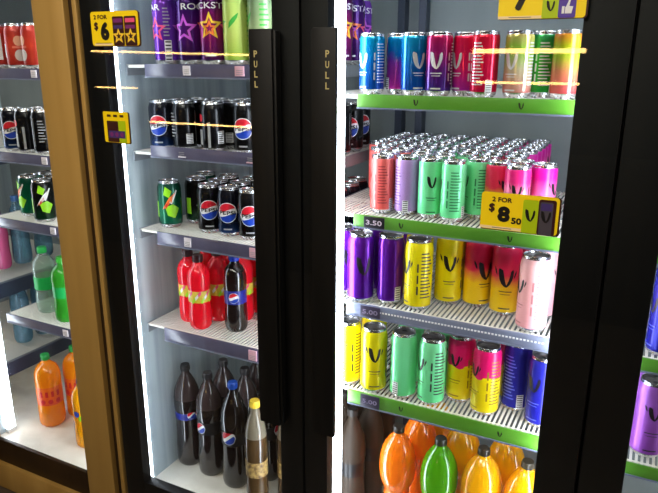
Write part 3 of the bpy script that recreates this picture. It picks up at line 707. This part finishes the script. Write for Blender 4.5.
for k,x,y,lab in (('orange',-.500,.090,'bulb-shaped bottle of bright orange drink, front left under the green strip'),('green',-.385,.085,'bulb-shaped bottle of green drink between the orange and amber ones'),
  ('amber',-.278,.092,'bulb-shaped bottle of amber drink, right of the green bottle'),('amber',-.172,.086,'bulb-shaped bottle of amber drink at the right door edge'),
  ('orange',-.478,.200,'bulb-shaped orange bottle in the second row, behind the front orange one'),('amber',-.358,.200,'bulb-shaped amber bottle in the second row, behind the green bottle'),('amber',-.242,.200,'bulb-shaped amber bottle in the second row, behind the front amber pair'),
('amber',-.466,.300,'bulb-shaped amber bottle in the third row')):
    bottle(k,x,y,ZB,lab,gB)
# ------------------------------------------------------------------ stock: left door of the black cooler
z=S_L[0]; g1='tall cans on the top shelf behind the left door'
for k,x,y,lab,fc in (('violet',-1.154,.050,'tall violet can with pink star mark, leftmost on the top left shelf',-150),('night',-1.078,.052,'tall dark purple can with orange star, second from left on top shelf',90),
  ('berry',-1.006,.050,'tall dark berry can with yellow star, beside the pale lime can',-16),('pear',-.936,.050,'tall pale lime can with green leaf mark, top left shelf',-14),('sage',-.865,.050,'tall sage green can beside the door handle, top left shelf',-70),
  ('violet',-1.113,.120,'tall violet can in the second row on the top left shelf',20),('night',-1.038,.122,'tall dark purple can in the second row, behind the starred cans',60),
  ('night',-.738,.285,'tall dark purple can seen past the right light strip, top shelf',-10),('berry',-.738,.211,'tall berry can seen past the light strip, top shelf',20),('violet',-.751,.360,'tall violet can far back beside the mullion, top shelf',20),('pear',-.908,.135,'tall pale lime can in the second row on the top left shelf',50)):
    can(k,x,y,z,lab,g1,fc)
z=S_L[1]; g2='black cola cans on the second shelf behind the left door'
row=[(-1.2145,.078,'navy',-20,'black cola can with round emblem at the left end of the second left shelf'),(-1.1465,.090,'cola',160,'plain-sided black cola can second from left, second left shelf'),(-1.1395,.160,'dot',10,'black can with a small red disc, set back on the second left shelf'),
     (-1.058,.100,'dot',-70,'black can with grey stripes, right of the red-disc can'),(-1.053,.172,'cola',130,'plain-sided black can set back behind the grey-striped can'),(-.962,.112,'cola',-14,'black cola can with emblem beside the door handle, second left shelf')]
for x,y,k,fc,lab in row: can(k,x,y,z,lab,g2,fc)
for i,(x,y,k,w) in enumerate(((-1.213,.151,'navy','leftmost'),(-1.206,.224,'cola','behind the leftmost'),(-1.135,.232,'cola','third from left'),(-1.060,.246,'dot','fourth from left'),(-.980,.186,'cola','behind the right emblem can'),(-.886,.130,'cola','under the handle'))):
    can(k,x,y,z,'black cola can in the back rows, %s, second left shelf'%w,g2)
for i,(x,y,w) in enumerate(((-.738,.210,'front one'),(-.738,.285,'middle one'),(-.750,.360,'rear one'))):
    can('cola',x,y,z,'black cola can behind the central mullion, %s, second left shelf'%w,g2,-40+30*i)
z=S_L[2]; g3='soda cans on the third shelf behind the left door'
for k,x,y,lab,fc in (('dew',-1.202,.075,'green soda can with lime and orange splash at the left of the third shelf',4),('dewdark',-1.166,.150,'dark green soda can set back behind the green splash can',40),
  ('cola',-1.067,.080,'black cola can with red emblem, left of three on the third shelf',-4),('navy',-.998,.078,'black cola can with red emblem, middle of three on the third shelf',-14),('cola',-.928,.072,'black cola can with red emblem, right of three beside the handle',-4),
  ('cola',-1.086,.148,'black can behind the left emblem can, third shelf',-140),('cola',-1.012,.150,'black can behind the middle emblem can, third shelf',140),('cola',-.935,.145,'black can behind the right emblem can, third shelf',140),
  ('dew',-1.189,.225,'green soda can in the third row, left end of the third shelf',90),('cola',-1.102,.222,'black can in the third row behind the left emblem can',90),('cola',-1.020,.225,'black can in the third row behind the middle emblem can',80),
  ('navy',-.738,.200,'navy cola can seen past the light strip, front one, third left shelf',120),('navy',-.738,.275,'navy cola can seen past the light strip, middle one, third left shelf',60),('navy',-.748,.350,'navy cola can seen past the light strip, rear one, third left shelf',60)):
    can(k,x,y,z,lab,g3,fc)
z=S_L[3]; g4='bottles on the fourth shelf behind the left door'
for k,x,y,lab,fc in (('red',-1.105,.062,'red soda bottle with yellow-green label standing in front on the fourth shelf',0),('red',-1.165,.092,'red soda bottle just left behind the front red one',-30),('smallcola',-1.003,.094,'small cola bottle with blue cap and blue label on the fourth shelf',-10),
  ('red',-1.094,.135,'red soda bottle directly behind the front red one',40),('red',-1.159,.165,'red soda bottle in the third row at left',10),('red',-1.031,.170,'red soda bottle behind the small cola bottle, left side',-20),('red',-1.096,.210,'red soda bottle in the third row, middle',0),('red',-.953,.185,'red soda bottle behind the small cola bottle, right side',0),('red',-.875,.200,'red soda bottle beside the door handle, at the back',0),('red',-1.162,.240,'red soda bottle in the last row at left',0),
  ('red',-1.023,.245,'red soda bottle in the last row, right of the middle',0)):
    bottle(k,x,y,z,lab,g4,fc)
g7='tall bottles at the bottom of the left door'
for k,x,y,lab,fc in (('cola',-1.243,.140,'tall dark cola bottle with black cap and blue label band, leftmost at the bottom',14),('colaplain',-1.146,.128,'tall dark cola bottle with black cap, second from left at the bottom',-48),
  ('colablue',-1.041,.113,'tall cola bottle with blue cap, left of the yellow-capped bottle',-30),('tea',-.920,.050,'tall brown drink bottle with yellow cap, nearest the door',0),('tea',-.833,.085,'tall brown drink bottle half hidden under the left handle',30),
  ('colaplain',-1.155,.222,'tall dark bottle in the second row, between the black caps',0),('colaplain',-1.060,.206,'tall dark bottle in the second row, behind the blue-capped one',60),('colablue',-.968,.190,'tall cola bottle with blue cap in the second row, right side',60),('colaplain',-1.079,.300,'tall dark bottle in the third row, middle',0),('colaplain',-.971,.290,'tall dark bottle in the third row, right',0),('tea',-.868,.165,'tall brown drink bottle in the second row near the handle',0)):
    bottle(k,x,y,ZB,lab,g7,fc)
# ------------------------------------------------------------------ stock: right-edge door
g8='tall cans behind the far right door'
for k,x,y,z,lab,fc in (('blue',0.065,.045,-.561,'tall royal blue can at the right edge, upper of two visible cans',-60),('purplelite',0.063,.045,-.788,'tall light purple can with black V at the right edge',14),('redyel',0.137,.050,-.788,'tall red can beside the light purple one at the right edge',30),('blue',0.139,.050,-.561,'tall royal blue can cut off by the right edge of the photo',30),
   ('blue',0.067,.120,-.561,'tall royal blue can behind the upper right-edge can',30),('purplelite',0.065,.120,-.788,'tall light purple can behind the front one at the right edge',30)):
    if k=='purplelite' and k not in CAN:
        P['purplelite']=ramp_can('light_purple_can',[(0,(150,70,180)),(1,(164,96,196))],.168,metal=.3); kind('purplelite','energy_drink_can',V500,'purplelite',deco_v(s=.03))
    can(k,x,y,z,lab,g8,fc)
# ------------------------------------------------------------------ stock: gold-framed cooler
gA='red cans on the top shelf of the left-edge cooler'
for x,y,w,fc in ((-1.797,.045,'leftmost red can with white patch on the top shelf of the gold-framed cooler',-85),(-1.720,.050,'red can with pale figure print, middle, top shelf of the gold-framed cooler',6),(-1.646,.048,'red can with a white stripe beside the gold frame, top shelf',-70),(-1.754,.120,'red can in the second row, top shelf of the gold-framed cooler',20)):
    can('red',x,y,S_A[0],w,gA,fc)
gA2='cans on the second shelf of the left-edge cooler'
for k,x,y,w,fc in (('navy',-1.787,.050,'black cola can with emblem, leftmost on the second gold-cooler shelf',-14),('dot',-1.717,.045,'black can with grey stripes, middle of the second gold-cooler shelf',-70),('cola',-1.645,.045,'plain black can beside the gold frame, second gold-cooler shelf',-150),('cola',-1.743,.120,'black can in the second row of the second gold-cooler shelf',0),('cola',-1.671,.120,'black can in the second row beside the gold frame',0)):
    can(k,x,y,S_A[1],w,gA2,fc)
gA3='cans on the third shelf of the left-edge cooler'
for k,x,y,w,fc in (('dew',-1.791,.080,'green soda can with lime patch, leftmost on the third gold-cooler shelf',-60),('navy',-1.727,.120,'navy can set back between the green and black cans, third gold-cooler shelf',140),('dewdark',-1.684,.045,'black soda can with coloured diagonal splash beside the gold frame',6),('dew',-1.793,.155,'green soda can in the second row, third gold-cooler shelf',30)):
    can(k,x,y,S_A[2],w,gA3,fc)
gA4='green-capped bottles on the fourth shelf of the left-edge cooler'
bottle('clearg',-1.780,.090,S_A[3],'clear bottle with green cap and green label in the gold-framed cooler',gA4,-10); bottle('limeg',-1.660,.062,S_A[3],'green soda bottle beside the gold frame',gA4,0); bottle('limeg',-1.690,.145,S_A[3],'green soda bottle behind the one beside the gold frame',gA4,0)
gA5='orange bottles at the bottom of the left-edge cooler'
bottle('juice',-1.841,.095,ZB,'orange soda bottle with green cap and red label, left at the bottom',gA5,0); bottle('juice',-1.806,.190,ZB,'orange soda bottle with green cap, right behind the left one',gA5,-20); bottle('yel',-1.623,.050,ZB,'slim yellow juice bottle with purple cap beside the gold frame',gA5,-30)
gA6='drinks on the shelves at the far left edge'
for k,x,y,z,w in (('pinkb',-2.031,.120,-.72,'pink drink bottle at the far left edge, front one'),('blueb',-2.027,.200,-.72,'blue water bottle beside the pink bottle at the far left edge'),('pinkb',-2.101,.160,-.72,'pink drink bottle at the far left edge, second one'),('blueb',-2.034,.300,-.72,'blue water bottle at the far left edge, behind the pink ones'),
   ('blueb',-2.029,.160,-1.02,'blue water bottle on the low shelf at far left, front one'),('blueb',-2.030,.250,-1.02,'blue water bottle on the low shelf at far left, middle one'),('blueb',-2.032,.340,-1.02,'blue water bottle on the low shelf at far left, rear one')):
    bottle(k,x,y,z,w,gA6)

# ------------------------------------------------------------------ the shop around
def slab(name,x0,x1,y0,y1,z0,z1,m):
    g=G(); g.box(x0,x1,y0,y1,z0,z1,m); o=g.build(name); return structure(o)
slab('floor',-5,3,-3.6,1.2,-.04,0,noisy('shop_floor',(60,50,42),(78,66,54),6,.5))
slab('wall_back',-5,3,.80,.9,0,2.9,noisy('wall_paint',(70,66,60),(82,78,70),5,.8))
slab('wall_front',-5,3,-3.6,-3.5,0,2.9,noisy('dark_wall',(20,17,14),(28,24,20),5,.9))
slab('ceiling',-5,3,-3.6,.9,2.9,2.95,noisy('ceiling_paint',(90,86,80),(102,98,90),5,.9))
# long low unit opposite the coolers whose warm strip lamps mirror in the door glass
cnt=empty('display_counter',(-1.8,-2.86,0)); tag(cnt,'dark display counter with warm strip lamps opposite the cooler doors','counter')
g=G(); g.box(-2.3,2.4,-.25,.22,0,.86,BRONZE,.01); g.build('base',cnt)
g=G(); g.box(-2.3,2.4,-.27,.24,.86,.90,BLACKFRAME,.006); g.build('worktop',cnt)
g=G(); g.box(-2.3,2.4,-.25,-.20,.90,1.75,BLACKFRAME,.006); g.build('back_rail',cnt)
def lamp(x0,x1,z,r=.010,z1=None):
    g=G(); g.tube([(x0+1.8,.30,z+ZO),(x1+1.8,.30,(z if z1 is None else z1)+ZO)],r,WARMLED,10)
    for x in (x0+.02,x1-.02): g.tube([(x+1.8,.30,z+ZO),(x+1.8,-.22,z+ZO)],.006,BLACKFRAME,6)
    g.build('strip_lamp',cnt)
lamp(-.965,-.38,.048,.012); lamp(-.935,-.395,-.118,.006); lamp(-3.85,-2.44,.0585,.006,.0287); lamp(-3.84,-3.43,-.203,.005); lamp(-3.34,-2.417,-.439,.006)

# lights: warm shop ceiling lamps above and behind the viewer
def area(name,loc,target,sx,sy,power,col):
    l=bpy.data.lights.new(name,'AREA'); l.shape='RECTANGLE'; l.size=sx; l.size_y=sy; l.energy=power; l.color=col
    o=bpy.data.objects.new(name,l); COL.objects.link(o); o.location=loc
    o.rotation_euler=(Vector(target)-Vector(loc)).to_track_quat('-Z','Y').to_euler(); return o
area('ceiling_light',(-1.2,-2.0,2.85),(-1.0,-.1,1.2),1.6,.5,58,(1,.92,.78))
area('ceiling_light',(.6,-2.2,2.85),(-.2,-.1,1.2),1.2,.5,34,(1,.93,.8))
w=bpy.data.worlds.new('World'); sc.world=w; w.use_nodes=True
w.node_tree.nodes['Background'].inputs[0].default_value=(.02,.018,.015,1); w.node_tree.nodes['Background'].inputs[1].default_value=.3

# ------------------------------------------------------------------ camera
cd=bpy.data.cameras.new('Camera'); cam=bpy.data.objects.new('Camera',cd); COL.objects.link(cam)
cd.sensor_width=36; cd.sensor_fit='HORIZONTAL'; cd.lens=639.874/658*36; cd.clip_start=.02
r=Vector((.8915,.4531,.0026)); u=Vector((-.1291,.2486,.9600)); f=Vector((-.4343,.8561,-.2801))
M=Matrix((( r.x,u.x,-f.x,0),(r.y,u.y,-f.y,-1.3),(r.z,u.z,-f.z,ZO),(0,0,0,1))); cam.matrix_world=M
sc.camera=cam
sc.view_settings.view_transform='Standard'; sc.view_settings.look='None'; sc.view_settings.gamma=1; sc.view_settings.exposure=0.14
try: sc.view_settings.use_curve_mapping=False
except Exception: pass
